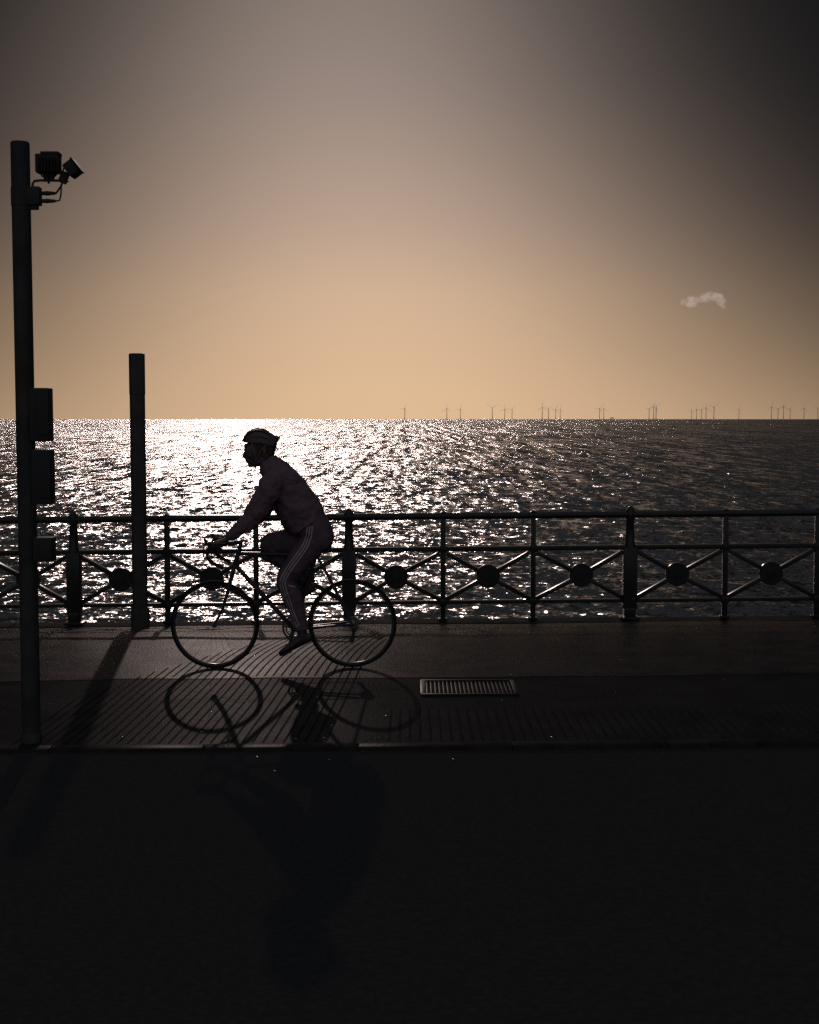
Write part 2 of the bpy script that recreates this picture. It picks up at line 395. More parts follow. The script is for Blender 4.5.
for i, X in enumerate(full):
    g0 = gz(X); b = MB()
    if ismain[i]:
        zb = g0 + GF + .05; zm = g0 + H_MID; zt = g0 + H_TOP
        b.box((X, YF - .002, (zb + .10 + zm) / 2 + .0), (.150, .13, zm - zb - .10), .012)
        b.box((X, YF, zb + .055), (.12, .16, .13), .012)
        b.box((X, YF, zb + .0), (.2, .22, .03), .006)
        prof = [(1e-4, zm - .01), (.06, zm - .01), (.06, zm + .035), (.050, zm + .06), (.042, zt - .06), (.052, zt - .045), (.056, zt + .035), (.045, zt + .05), (.036, zt + .06), (.024, zt + .08), (.010, zt + .09), (1e-4, zt + .094)]
        b.lathe((X, YF, 0), prof, 'Z', 20, closed=False)
        b.build('main_post', M['paint'], rail, smooth=40)
    else:
        zt = g0 + H_TOP
        b.box((X, YF, (g0 + GF + zt) / 2), (.054, .068, zt - g0 - GF - .02), .005)
        b.box((X, YF, g0 + GF + .05), (.1, .11, .03), .004)
        b.lathe((X, YF, 0), [(1e-4, zt), (.036, zt + .01), (.036, zt + .040), (.015, zt + .052), (1e-4, zt + .056)], 'Z', 14, closed=False)
        for h in (H_MID, H_BOT): b.box((X, YF, g0 + h), (.08, .084, .08), .01)
        b.build('slim_post', M['paint'], rail, smooth=40)
for i in range(len(full) - 1):
    x0, x1 = full[i], full[i + 1]; xc = (x0 + x1) / 2; zc = gz(xc) + H_DISC
    o0 = .075 if ismain[i] else .035; o1 = .075 if ismain[i + 1] else .035
    zt0, zb0 = H_MID - .045, H_BOT + .03
    ends = [((x0 + o0, zt0), (0)), ((x1 - o1, zt0), 0), ((x0 + o0, zb0), 0), ((x1 - o1, zb0), 0)]
    for (e, _) in ends:
        p0 = Vector((e[0], YF, gz(e[0]) + e[1])); c = Vector((xc, YF, zc)); dirn = (c - p0).normalized()
        b = MB(); b.bar(p0, c - dirn * .11, .046, .055, bev=.003); b.build('brace', M['paint'], rail, smooth=40)
    b = MB(); r = .130
    prof = [(1e-4, -.030), (.045, -.030), (.052, -.022), (r - .006, -.022), (r, -.017), (r, .017), (r - .006, .022), (.052, .022), (.045, .030), (1e-4, .030)]
    b.lathe((xc, YF, zc), prof, 'Y', 36, closed=False)
    b.build('disc', M['paint'], rail, smooth=35)

# ------------------------------------------------------------------ plain post by the railing
YP = 14.15
pb = at(140.5, 628, YP); pt = at(137.6, 353.5, YP); GP = float(camber(YP))
X = pb.x; root = empty('tall_post', (X, YP, gz(X) + GP), 'plain tall dark metal post standing against the railing ahead of the cyclist', 'post')
def rr(b, X, Y, z0, z1, w, rad, n=6):
    ring = []
    for (sx, sy, a0) in ((1, 1, 0), (-1, 1, 90), (-1, -1, 180), (1, -1, 270)):
        for k in range(n):
            a = R(a0 + 90 * k / (n - 1)); ring.append((sx * (w / 2 - rad) + rad * math.cos(a), sy * (w / 2 - rad) + rad * math.sin(a)))
    zs = [(z0, 1), (z1 - .012, 1), (z1 - .003, .97), (z1, .9)]
    rs_ = [[b.bm.verts.new((X + x * s_, Y + y * s_, z)) for x, y in ring] for z, s_ in zs]
    N = len(ring)
    for a, c in zip(rs_, rs_[1:]):
        for k in range(N): b.bm.faces.new((a[k], a[(k + 1) % N], c[(k + 1) % N], c[k]))
    b.bm.faces.new(rs_[-1]); b.bm.faces.new(rs_[0][::-1]); return b
rot = Matrix.Rotation(R(18), 4, 'Z')
def rotz(b, X, Y):
    bmesh.ops.rotate(b.bm, verts=b.bm.verts, cent=(X, Y, 0), matrix=Matrix.Rotation(R(20), 3, 'Z')); return b
zt = pt.z
rotz(rr(MB(), X, YP, gz(X) + GP, zt - .40, .150, .040), X, YP).build('shaft', M['post'], root, smooth=35)
rotz(rr(MB(), X, YP, zt - .425, zt, .157, .043), X, YP).build('head_cover', M['post'], root, smooth=35)
rotz(rr(MB(), X, YP, gz(X) + GP, gz(X) + GP + .22, .182, .045), X, YP).build('base_sleeve', M['post'], root, smooth=35)
b = MB(); b.box((X + .03, YP - .077, gz(X) + .35), (.04, .006, .12), .002); rotz(b, X, YP).build('service_door', M['post'], root, smooth=35)

# ------------------------------------------------------------------ lighting column at the left
YL = ground_y(738)
pb = at(31.6, 738, YL); ptop = at(19.3, 142, YL); X = pb.x
lp = empty('floodlight_column', (X, YL, gz(X)), 'tall dark steel column at far left carrying two floodlights and three boxes', 'lamp post')
b = MB(); b.lathe((X, YL, 0), [(1e-4, gz(X) - .08), (.0545, gz(X) - .08), (.0545, ptop.z - .006), (.050, ptop.z), (1e-4, ptop.z)], 'Z', 28, closed=False)
b.build('column', M['pole'], lp, smooth=35)
b = MB(); b.lathe((X, YL, 0), [(1e-4, gz(X)), (.061, gz(X)), (.061, gz(X) + .05), (.056, gz(X) + .06), (1e-4, gz(X) + .03)], 'Z', 28, closed=False)
b.build('base_collar', M['pole'], lp, smooth=35)
PL = lambda px, py, dy=0: at(px, py, YL + dy)
def pxbox(x0, y0, x1, y1, dy, dep, bev=.008, rot=None):
    a = PL(x0, y0, dy); c = PL(x1, y1, dy); b = MB(); b.box((a + c) / 2, (abs(c.x - a.x), dep, abs(a.z - c.z)), bev, rot); return b
for (x0, y0, x1, y1, lab) in ((31, 388, 51.6, 441.5, 'upper tall black box'), (33, 449.5, 53.4, 504, 'middle tall black box'), (35, 537, 54.4, 561, 'small lower black box')):
    o = pxbox(x0, y0, x1, y1, 0, .11).build('control_box', M['plastic'], lp, smooth=35); o['label'] = lab + ' fixed to the column side'
    h = (y1 - y0)
    o2 = pxbox(x1 - 15, y0 + h * .12, x1 - 3, y1 - h * .12, -.058, .006, .002).build('lid', M['plastic'], o, smooth=35, off=Vector(lp.location)); 
    b = MB(); p = PL(x0 + 1, y0 + 3, 0); b.tube([PL(31 + (y0 - 387) * .018, y1 + 1.0), PL(31 + (y0 - 387) * .018 + 3, y1 + 3), PL(31 + (y0 - 387) * .018, y1 + 6)], .006).build('cable', M['plastic'], lp, smooth=50)
# bracket: two brackets clamped round the column, arms and conduit
b = MB()
b.lathe((X, YL, 0), [(.05, PL(24, 188).z), (.0575, PL(24, 188).z), (.0575, PL(24, 206).z), (.05, PL(24, 206).z)], 'Z', 24)
a = PL(28, 187.5); c = PL(40.5, 205); b.box((a + c) / 2, (.075, .07, .105), .006)
b.box(PL(34, 207), (.05, .04, .03), .004)
b.build('clamp', M['pole'], lp, smooth=35)
b = MB()
b.tube([PL(33, 190), PL(32.5, 184), PL(34.5, 181), PL(40, 180.4), PL(60, 180.6), PL(64, 181.5)], .0075, 8)
b.tube([PL(56, 193.3), PL(60.5, 187), PL(63, 181.5)], .006, 8)
b.tube([PL(56, 201), PL(59.5, 200.4), PL(60.8, 196), PL(61.3, 186), PL(62.8, 181)], .005, 8)
for y in (193.3, 201): b.tube([PL(38, y), PL(46, y), PL(46.2, y), PL(55, y), PL(56.5, y)], [.012, .012, .014, .009, .003], 10)
b.build('bracket_arm', M['pole'], lp, smooth=50)
# floodlight 1: faces away, seen from behind
fl = pxbox(36.4, 154.5, 60.4, 173.5, .03, .085, .01).build('floodlight', M['plastic'], lp, smooth=35); fl['label'] = 'square floodlight aimed away, seen from behind'
pxbox(42, 152.6, 60.2, 156, .03, .09, .004).build('visor', M['plastic'], fl, smooth=35, off=Vector(lp.location))
b = MB()
for k in range(7):
    p0 = PL(39 + k * 3.2, 157, -.022); p1 = PL(39 + k * 3.2, 171.5, -.022); b.bar(p0, p1, .004, .03)
b.build('cooling_fins', M['plastic'], fl, off=Vector(lp.location))
b = MB()
b.tube([PL(40, 172, .03), PL(42, 176, .03), PL(55, 176, .03), PL(58.5, 172, .03)], .006)
b.bar(PL(46.5, 173, .03), PL(48, 181, .03), .04, .03); b.bar(PL(52, 173, .03), PL(51, 181, .03), .03, .03); b.bar(PL(48.7, 180, .02), PL(48.7, 183.5, .02), .012, .012)
b.build('yoke', M['plastic'], fl, smooth=50, off=Vector(lp.location))
# floodlight 2: tilted up to the right
c = PL(71.8, 169.5); an = R(-38)
rt = Matrix.Rotation(-an, 3, 'Y')
fl = MB().bar(PL(68.4, 163.1), PL(77.2, 174.9), .068, .11, bev=.008).build('floodlight', M['plastic'], lp, smooth=35); fl['label'] = 'smaller floodlight tilted outwards on the end of the bracket'
MB().bar(PL(72.3, 159.2), PL(81.6, 171.6), .010, .118, bev=.003).build('lamp_glass', M['glass'], fl, smooth=35, off=Vector(lp.location))
b = MB(); b.bar(PL(66, 172), PL(61.8, 183), .045, .035, bev=.003); b.bar(PL(64.5, 178), PL(67, 182), .02, .03); b.tube([PL(67.5, 177.5), PL(62.3, 173.5), PL(64, 167.5)], .005)
b.build('yoke', M['plastic'], fl, smooth=50, off=Vector(lp.location))

# ------------------------------------------------------------------ bicycle
xm = at(283.6, 620, 10.3).x
YB = 10.27
P = lambda px, py, dy=0.: at(px, py, YB + dy)
K = 1 / 131.0
WR = .340
fwx, rwx = P(214.8, 622).x, P(352.4, 620).x
FW = Vector((fwx, YB, gz(fwx) + WR + .002)); RW = Vector((rwx, YB, gz(rwx) + WR + .002))
bike = empty('road_bicycle', (xm, YB, gz(xm)), 'slim dark road bicycle with drop handlebars being ridden to the left along the promenade', 'bicycle')
def wheel(c, rear):
    b = MB(); b.lathe(c, [(WR - .0125 + .0125 * math.cos(a), .0125 * math.sin(a)) for a in np.linspace(0, 2 * math.pi, 12, endpoint=False)], 'Y', 96)
    w = MB(); w.lathe(c, [(WR - .022, -.010), (WR - .022, .010), (WR - .030, .0095), (WR - .038, .003), (WR - .038, -.003), (WR - .030, -.0095)], 'Y', 96)
    rim = w.build('wheel', M['alloy'], bike, smooth=35)
    b.build('tyre', M['rubber'], rim, smooth=60, off=Vector(bike.location))
    h = MB(); h.lathe(c, [(1e-4, -.055), (.009, -.055), (.010, -.036), (.021, -.034), (.021, -.030), (.013, -.026), (.013, .026), (.021, .030), (.021, .034), (.010, .036), (.009, .055), (1e-4, .055)], 'Y', 20, closed=False)
    h.build('hub', M['steel'], rim, smooth=40, off=Vector(bike.location))
    s = MB(); n = 28
    for k in range(n):
        a = 2 * math.pi * k / n + .1; sd = 1 if k % 2 else -1; tw = .85 * (1 if (k // 2) % 2 else -1)
        p0 = c + Vector((.020 * math.cos(a + tw), sd * .032, .020 * math.sin(a + tw))); p1 = c + Vector(((WR - .037) * math.cos(a), 0, (WR - .037) * math.sin(a)))
        s.tube([p0, p1], .0009, 4)
    s.build('spokes', M['steel'], rim, off=Vector(bike.location))
    v = MB(); a = 1.1; v.tube([c + Vector(((WR - .05) * math.cos(a), 0, (WR - .05) * math.sin(a))), c + Vector(((WR - .10) * math.cos(a), 0, (WR - .10) * math.sin(a)))], .003, 6); v.build('valve', M['steel'], rim, off=Vector(bike.location))
    return rim
wheel(FW, False); rwheel = wheel(RW, True)
BB = P(294, 629); HT1 = P(239.4, 549.5); HT0 = P(234.2, 567.5); SC = P(316.5, 553.5); ST = P(319.5, 543)
b = MB()
b.tube([HT1 + (HT1 - HT0) * .1, HT0 - (HT1 - HT0) * .08], .0185, 14, .1)
b.tube([HT1 + (HT0 - HT1) * .22, SC + Vector((0, 0, -.012))], .0150, 12)
b.tube([HT0 + (HT1 - HT0) * .15, BB], .0175, 12)
b.tube([BB, SC], .0155, 12)
b.lathe(BB, [(1e-4, -.036), (.021, -.036), (.021, .036), (1e-4, .036)], 'Y', 20, closed=False)
for s_ in (-1, 1):
    b.tube([BB + Vector((.015, s_ * .022, 0)), BB + Vector((.09, s_ * .036, .01)), RW + Vector((-.02, s_ * .062, 0)), RW + Vector((.008, s_ * .064, 0))], [.013, .012, .009, .008], 10)
    b.tube([SC + Vector((0, s_ * .014, -.012)), SC.lerp(RW, .3) + Vector((0, s_ * .032, 0)), RW + Vector((-.004, s_ * .064, .01))], [.0095, .009, .008], 10)
b.build('frame', M['frame'], bike, smooth=40)
b = MB(); cr = HT0 - (HT1 - HT0) * .16
b.box(cr, (.03, .05, .03), .008)
for s_ in (-1, 1):
    b.tube([cr + Vector((0, s_ * .03, 0)), P(227.8, 592, s_ * .045), P(222.5, 609, s_ * .048), P(218, 618, s_ * .05), FW + Vector((0, s_ * .053, 0))], [.0150, .0140, .0115, .010, .009], 10)
b.build('fork', M['frame'], bike, smooth=50)
b = MB(); stT = P(241.3, 541.5); clampP = P(225.8, 543.3)
b.tube([HT1, stT], .0145, 12, .2); b.tube([stT + Vector((.01, 0, -.006)), clampP], [.016, .0145], 12, .2); b.lathe(clampP, [(1e-4, -.024), (.021, -.024), (.021, .024), (1e-4, .024)], 'Y', 18, closed=False)
b.build('stem', M['alloy'], bike, smooth=40)
def Q(px, py, dy): # point given by its position in the bicycle's own plane, then moved sideways
    p = P(px, py); return Vector((p.x, YB + dy, p.z))
HW = .205
pts = []
half = [(225.8, 543.3, .0), (225.6, 543.3, .10), (224.5, 543.5, .17), (221, 543.7, .197), (215.5, 544.2, HW), (212.2, 546.5, HW), (211, 550.5, HW), (211.8, 555, HW), (214.5, 559, HW), (219, 561.6, HW), (227, 564.8, HW)]
for (a_, b_, c_) in half[::-1]: pts.append(Q(a_, b_, -c_))
for (a_, b_, c_) in half[1:]: pts.append(Q(a_, b_, c_))
b = MB(); b.loft(pts, .0145, None, 12, up=Vector((.05, .04, 1)), cap=.2); b.build('handlebar', M['tape'], bike, smooth=60)
for s_ in (-1, 1):
    b = MB(); b.loft([Q(221.5, 542.8, s_ * HW), Q(216, 542.4, s_ * HW), Q(211, 541.6, s_ * HW), Q(208.3, 536.6, s_ * HW)], [.014, .018, .017, .010], [.013, .015, .014, .011], 12)
    h = b.build('brake_hood', M['tape'], bike, smooth=60)
    b = MB(); b.loft([Q(210.5, 541.5, s_ * HW), Q(207.6, 545, s_ * (HW + .004)), Q(207, 550, s_ * (HW + .008)), Q(208.6, 555.5, s_ * (HW + .008))], [.006, .006, .005, .004], [.009, .009, .008, .006], 8)
    b.build('brake_lever', M['alloy'], h, smooth=60, off=Vector(bike.location))
    b = MB(); b.tube([Q(209.6, 539, s_ * HW), Q(207.8, 545, s_ * .16), Q(212, 553, s_ * .08), Q(226, 556, s_ * .03), Q(235, 556, .02 * s_)], .0022, 6); b.build('brake_cable', M['rubber'], bike, smooth=60)
b = MB(); b.tube([SC, ST], .0135, 12); b.tube([ST, P(320, 540.8)], .010, 8)
b.tube([P(311, 541.6, -.02), P(328, 540.6, -.02)], .0035, 6); b.tube([P(311, 541.6, .02), P(328, 540.6, .02)], .0035, 6); b.build('seat_post', M['alloy'], bike, smooth=50)
b = MB(); b.loft([P(303.5, 539.4), P(308, 538.2), P(315, 538), P(323, 537.6), P(330, 536.6), P(334.5, 536.8)], [.010, .014, .017, .019, .020, .010], [.014, .02, .032, .058, .072, .05], 20)
b.build('saddle', M['saddle'], bike, smooth=60)
b = MB(); rc = .091
for k in range(5):
    a = 2 * math.pi * k / 5 + .4; b.bar(BB + Vector((0, .045, 0)), BB + Vector((.08 * math.cos(a), .045, .08 * math.sin(a))), .016, .005)
prof = [(rc - .012, .042), (rc - .003, .042), (rc, .0445), (rc - .003, .047), (rc - .012, .047)]
b.lathe(BB, prof, 'Y', 52); b.lathe(BB, [(rc - .030, .050), (rc - .020, .050), (rc - .020, .054), (rc - .030, .054)], 'Y', 40)
b.build('chainring', M['steel'], bike, smooth=35)
PN = P(288.3, 650.5); cv = PN - BB; cv.y = 0; cv = cv.normalized() * .17
for s_, nm in ((-1, 1), (1, -1)):
    c0 = BB + Vector((0, s_ * .062, 0)); c1 = c0 + cv * nm + Vector((0, s_ * .008, 0))
    b = MB(); b.loft([c0, c0.lerp(c1, .5), c1], [.016, .012, .012], [.008, .0065, .0065], 12); b.tube([BB, c0 + Vector((0, s_ * .01, 0))], .012, 10)
    b.build('crank', M['alloy'], bike, smooth=50)
    tilt = R(-28) if nm == 1 else R(-32)
    b = MB(); pc = c1 + Vector((0, s_ * .055, 0)); rt_ = Matrix.Rotation(tilt, 3, 'Y')
    b.tube([c1, pc + Vector((0, s_ * .04, 0))], .006, 8); b.box(pc + rt_ @ Vector((.035, 0, 0)), (.008, .085, .018), .002, rt_); b.box(pc + rt_ @ Vector((-.035, 0, 0)), (.008, .085, .018), .002, rt_)
    b.box(pc + rt_ @ Vector((0, .04, 0)), (.065, .006, .014), .001, rt_); b.box(pc + rt_ @ Vector((0, -.04, 0)), (.065, .006, .014), .001, rt_)
    b.build('pedal', M['alloy'], bike, smooth=35)
b = MB()
for k in range(6):
    r = .026 + .0045 * k; b.lathe(RW, [(.012, .052 - .004 * k), (r, .052 - .004 * k), (r + .002, .0505 - .004 * k), (r, .049 - .004 * k), (.012, .049 - .004 * k)], 'Y', 26)
b.build('sprockets', M['steel'], rwheel, smooth=35, off=Vector(bike.location))
b = MB(); yd = YB + .045; j1 = RW + Vector((.012, .045, -.062)); j2 = RW + Vector((-.006, .045, -.135))
for j in (j1, j2): b.disc(j, .020, .008, 'Y', 16, .002)
b.bar(j1 + Vector((0, -.006, 0)), j2 + Vector((0, -.006, 0)), .026, .003); b.bar(j1 + Vector((0, .006, 0)), j2 + Vector((0, .006, 0)), .026, .003)
b.loft([RW + Vector((.004, .058, -.008)), RW + Vector((.022, .062, -.035)), RW + Vector((.014, .06, -.062))], [.014, .019, .014], [.01, .013, .01], 10)
b.build('rear_derailleur', M['alloy'], bike, smooth=40)
b = MB(); ch = []
cc = lambda c, r, a: c + Vector((r * math.cos(a), .0445, r * math.sin(a)))
for a in np.linspace(R(85), R(275), 16): ch.append(cc(BB, rc, a))
ch += [j2 + Vector((0, 0, -.018)), j2 + Vector((.017, 0, 0)), j1 + Vector((-.018, 0, 0)), j1 + Vector((0, 0, .018))]
for a in np.linspace(R(-60), R(85), 8): ch.append(cc(RW, .036, a))
b.loft(ch, .0045, .0035, 6, closed=True); b.build('chain', M['alloy'], bike, smooth=50)
for nm, p, s_ in (('front', P(229.5, 574), -1), ('rear', P(322.5, 566.5), 1)):
    b = MB()
    for q in (-1, 1): b.loft([p + Vector((0, 0, .012)), p + Vector((s_ * .02, q * .028, .004)), p + Vector((s_ * .016, q * .024, -.032))], .0075, .006, 8)
    b.build('brake_caliper', M['alloy'], bike, smooth=50)

# ------------------------------------------------------------------ rider
# every point: pixel measured in the bicycle's plane, then its sideways offset
def V3(t): return Q(t[0], t[1], t[2] if len(t) > 2 else 0)
px = K
def limb(b, rows, n=16, cap=.6, up=Vector((0, 1, 0))):
    b.loft([V3(r) for r in rows], [r[3] * px for r in rows], [(r[4] if len(r) > 4 else r[3]) * px for r in rows], n, up=up, cap=cap)
SH = .175
def arm_rows(s, g=0):
    return [(278, 478, s * .12, 9 + g), (274, 482, s * SH, 9 + g), (269, 491, s * .195, 8 + g), (263.5, 502, s * .205, 7.2 + g), (256.5, 514, s * .215, 6.4 + g), (253.5, 518, s * .216, 6 + g), (246, 524.5, s * .214, 5.8 + g * .8), (238, 531, s * .21, 4.9 + g * .6), (233.5, 535, s * .207, 3.9 + g * .5)]
near_leg = [(314, 539, -.075, 11.5), (308, 548, -.085, 11.5), (300, 559, -.092, 10.5), (292, 570, -.095, 9), (286.5, 577.5, -.095, 7.6), (287.5, 584, -.095, 6.8), (290.5, 592, -.095, 7.2), (294, 602, -.095, 7.0), (298, 615, -.095, 5.2), (302, 627, -.097, 4.2)]
far_leg = [(314, 540, .075, 11.5), (303, 541, .085, 12), (291, 542.5, .09, 11.2), (279, 543.5, .093, 9.6), (270.5, 545.5, .095, 8.2), (272.5, 551.5, .095, 7), (279, 558, .095, 7), (286, 564.5, .095, 6.8), (296, 574, .095, 5.2), (304.5, 583.5, .097, 4.2)]
torso = [(325, 544, 0, 9, 18), (320, 536, 0, 13.5, 21), (311, 523, 0, 14.5, 19), (301, 507, 0, 15, 20), (290, 490.5, 0, 15.5, 22), (280, 478.5, 0, 13, 22), (273, 471, 0, 9, 13), (268.5, 465, 0, 7.2, 7.6), (264.5, 458, 0, 7, 7.2)]
def dense(rows, k=4):                        # smooth Catmull-Rom resampling
    out = []
    n = len(rows); A = [np.array(r + ((r[3],) if len(r) == 4 else ()), dtype=float) for r in rows]
    for i in range(n - 1):
        p0, p1, p2, p3 = A[max(i - 1, 0)], A[i], A[i + 1], A[min(i + 2, n - 1)]
        for j in range(k):
            t = j / k; out.append(tuple(.5 * (2 * p1 + (p2 - p0) * t + (2 * p0 - 5 * p1 + 4 * p2 - p3) * t * t + (3 * p1 - p0 - 3 * p2 + p3) * t ** 3)))
    out.append(tuple(A[-1])); return out
def head(b):
    B = lambda x, y, dy, rx, ry, rz, rot=None: b.ball(Q(x, y, dy), (rx * px, ry * px, rz * px), rot)
    B(261.5, 444.5, 0, 14.2, 10.2, 13.5)            # skull
    B(254.5, 451, 0, 10.4, 8.8, 11.5)                  # face mass
    b.loft([Q(268, 455, 0), Q(261, 461.5, 0), Q(254.5, 463.5, 0), Q(251.8, 463.8, 0)], [5 * px, 4.5 * px, 3.6 * px, 2.6 * px], [9 * px, 8.2 * px, 5 * px, 3.2 * px], 14)   # jaw
    b.loft([Q(246.6, 449.2, 0), Q(244.8, 453.5, 0), Q(243.9, 456.6, 0), Q(246.5, 458, 0)], [1.1 * px, 1.7 * px, 1.9 * px, 1.6 * px], [1.2 * px, 1.7 * px, 2.2 * px, 2.4 * px], 10)   # nose
    B(247.2, 460.2, 0, 2.1, 3.0, 1.1); B(247.8, 462.2, 0, 2.1, 2.8, 1.1)          # lips
    B(247.4, 445.6, 3.4 * px, 2.8, 3.4, 2.2); B(247.4, 445.6, -3.4 * px, 2.8, 3.4, 2.2)     # brow
    B(251.5, 455, 5 * px, 3.6, 3, 3.2); B(251.5, 455, -5 * px, 3.6, 3, 3.2)       # cheeks
    B(252.2, 459.8, 0, 6.0, 5.6, 5.6); B(248.9, 458.4, 0, 2.6, 3.4, 2.0)
    B(250.6, 465.0, 0, 2.9, 3.2, 2.3)               # chin
    for s in (-1, 1):
        b.loft([Q(263.5, 448.5, s * 9.8 * px), Q(266, 450, s * 11 * px), Q(265.3, 453.5, s * 10.8 * px), Q(263.2, 456, s * 9.7 * px)], [1.5 * px, 2 * px, 1.7 * px, 1.2 * px], [1 * px, .9 * px, .9 * px, 1 * px], 8)
def hand(b, s):
    # palm lies along the hood; fingers wrap over its outside and underneath, thumb on the inside
    wr = Q(234, 535.2, s * .207)
    b.loft([wr, Q(230, 537.2, s * .208), Q(225, 538.9, s * .210), Q(220.5, 539.6, s * .211)], [.021, .019, .0165, .013], [.026, .033, .038, .036], 14)
    for k, (dx, L) in enumerate(((0, 1.0), (2.6, 1.06), (5.2, 1.0), (7.6, .82))):     # index nearest the front
        x0 = 218.6 + dx; o = s * (.237 - .002 * k)
        ch = [(x0 + .8, 539.2, o), (x0 - 1.6 * L, 540.6, s * .247), (x0 - 2.6 * L, 543.6, s * .240), (x0 - 1.4 * L, 546.2, s * .224), (x0 + .4, 547.0, s * .208)]
        b.loft([V3(c) for c in ch], [.0092, .0088, .0084, .0078, .0068], None, 8, up=Vector((.1, .2, 1)))
    th = [(227.5, 539.4, s * .190), (223.5, 540.2, s * .178), (219, 541.4, s * .180), (216, 542.8, s * .186)]
    b.loft([V3(c) for c in th], [.0125, .011, .0095, .0075], None, 8, up=Vector((.1, .2, 1)))
rootp = Vector((P(318, 540).x, YB, P(318, 540).z))
body = MB()
limb(body, dense(torso)); head(body)
for s in (-1, 1): limb(body, dense(arm_rows(s)), 14); hand(body, s)
shr = lambda rows, g: [(*r[:3], r[3] + g) for r in rows]
limb(body, dense(shr(near_leg, -.8)), 14); limb(body, dense(shr(far_leg, -.8)), 14)
body.loft([Q(302.5, 628, -.097), Q(304, 634, -.097), Q(296, 641, -.097), Q(284, 648, -.097)], [.03, .032, .024, .016], [.03, .033, .036, .034], 12)
body.loft([Q(305, 584, .097), Q(308, 590, .097), Q(302, 597, .097), Q(294, 602, .097)], [.03, .032, .024, .016], [.03, .033, .036, .034], 12)
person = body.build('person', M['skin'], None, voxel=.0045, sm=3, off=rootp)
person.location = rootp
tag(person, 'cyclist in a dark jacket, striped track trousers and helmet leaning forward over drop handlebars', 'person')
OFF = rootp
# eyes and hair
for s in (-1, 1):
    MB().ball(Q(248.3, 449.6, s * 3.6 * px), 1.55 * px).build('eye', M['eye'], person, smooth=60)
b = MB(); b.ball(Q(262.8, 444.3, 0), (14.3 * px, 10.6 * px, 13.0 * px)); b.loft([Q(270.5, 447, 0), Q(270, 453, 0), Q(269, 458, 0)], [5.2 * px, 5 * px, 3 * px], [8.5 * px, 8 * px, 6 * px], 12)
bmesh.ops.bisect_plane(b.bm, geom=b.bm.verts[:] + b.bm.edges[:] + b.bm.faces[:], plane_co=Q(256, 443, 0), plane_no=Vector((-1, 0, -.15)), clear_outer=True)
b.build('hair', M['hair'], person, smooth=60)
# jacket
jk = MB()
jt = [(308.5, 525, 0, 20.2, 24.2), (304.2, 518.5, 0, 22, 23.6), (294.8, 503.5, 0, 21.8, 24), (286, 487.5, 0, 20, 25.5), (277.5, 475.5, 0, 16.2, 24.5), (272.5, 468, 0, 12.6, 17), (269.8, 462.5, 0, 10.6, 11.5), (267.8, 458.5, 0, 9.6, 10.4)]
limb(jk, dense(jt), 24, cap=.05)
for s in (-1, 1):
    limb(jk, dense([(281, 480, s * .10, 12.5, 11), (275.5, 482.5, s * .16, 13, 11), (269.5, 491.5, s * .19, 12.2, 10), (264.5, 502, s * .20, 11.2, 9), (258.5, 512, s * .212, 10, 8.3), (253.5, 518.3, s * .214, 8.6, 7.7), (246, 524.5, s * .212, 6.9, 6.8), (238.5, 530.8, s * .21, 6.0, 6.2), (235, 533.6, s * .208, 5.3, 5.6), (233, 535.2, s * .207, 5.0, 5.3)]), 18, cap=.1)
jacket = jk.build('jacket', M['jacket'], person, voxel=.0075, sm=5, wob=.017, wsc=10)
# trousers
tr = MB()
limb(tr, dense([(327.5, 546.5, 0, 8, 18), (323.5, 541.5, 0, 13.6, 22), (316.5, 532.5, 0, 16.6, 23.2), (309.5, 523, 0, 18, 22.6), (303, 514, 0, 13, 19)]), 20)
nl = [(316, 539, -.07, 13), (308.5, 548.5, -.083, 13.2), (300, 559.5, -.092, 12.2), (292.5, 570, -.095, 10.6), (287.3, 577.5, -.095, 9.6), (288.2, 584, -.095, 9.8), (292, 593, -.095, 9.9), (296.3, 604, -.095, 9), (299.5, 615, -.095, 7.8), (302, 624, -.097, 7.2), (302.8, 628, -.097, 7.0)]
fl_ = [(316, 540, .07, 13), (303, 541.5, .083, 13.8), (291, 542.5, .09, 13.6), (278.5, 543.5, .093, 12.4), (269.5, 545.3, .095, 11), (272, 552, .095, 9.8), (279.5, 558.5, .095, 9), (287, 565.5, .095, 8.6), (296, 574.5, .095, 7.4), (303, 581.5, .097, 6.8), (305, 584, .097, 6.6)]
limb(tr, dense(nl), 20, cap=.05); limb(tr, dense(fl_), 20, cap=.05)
trs = tr.build('trousers', M['trousers'], person, voxel=.006, sm=5, wob=.008, wsc=12)
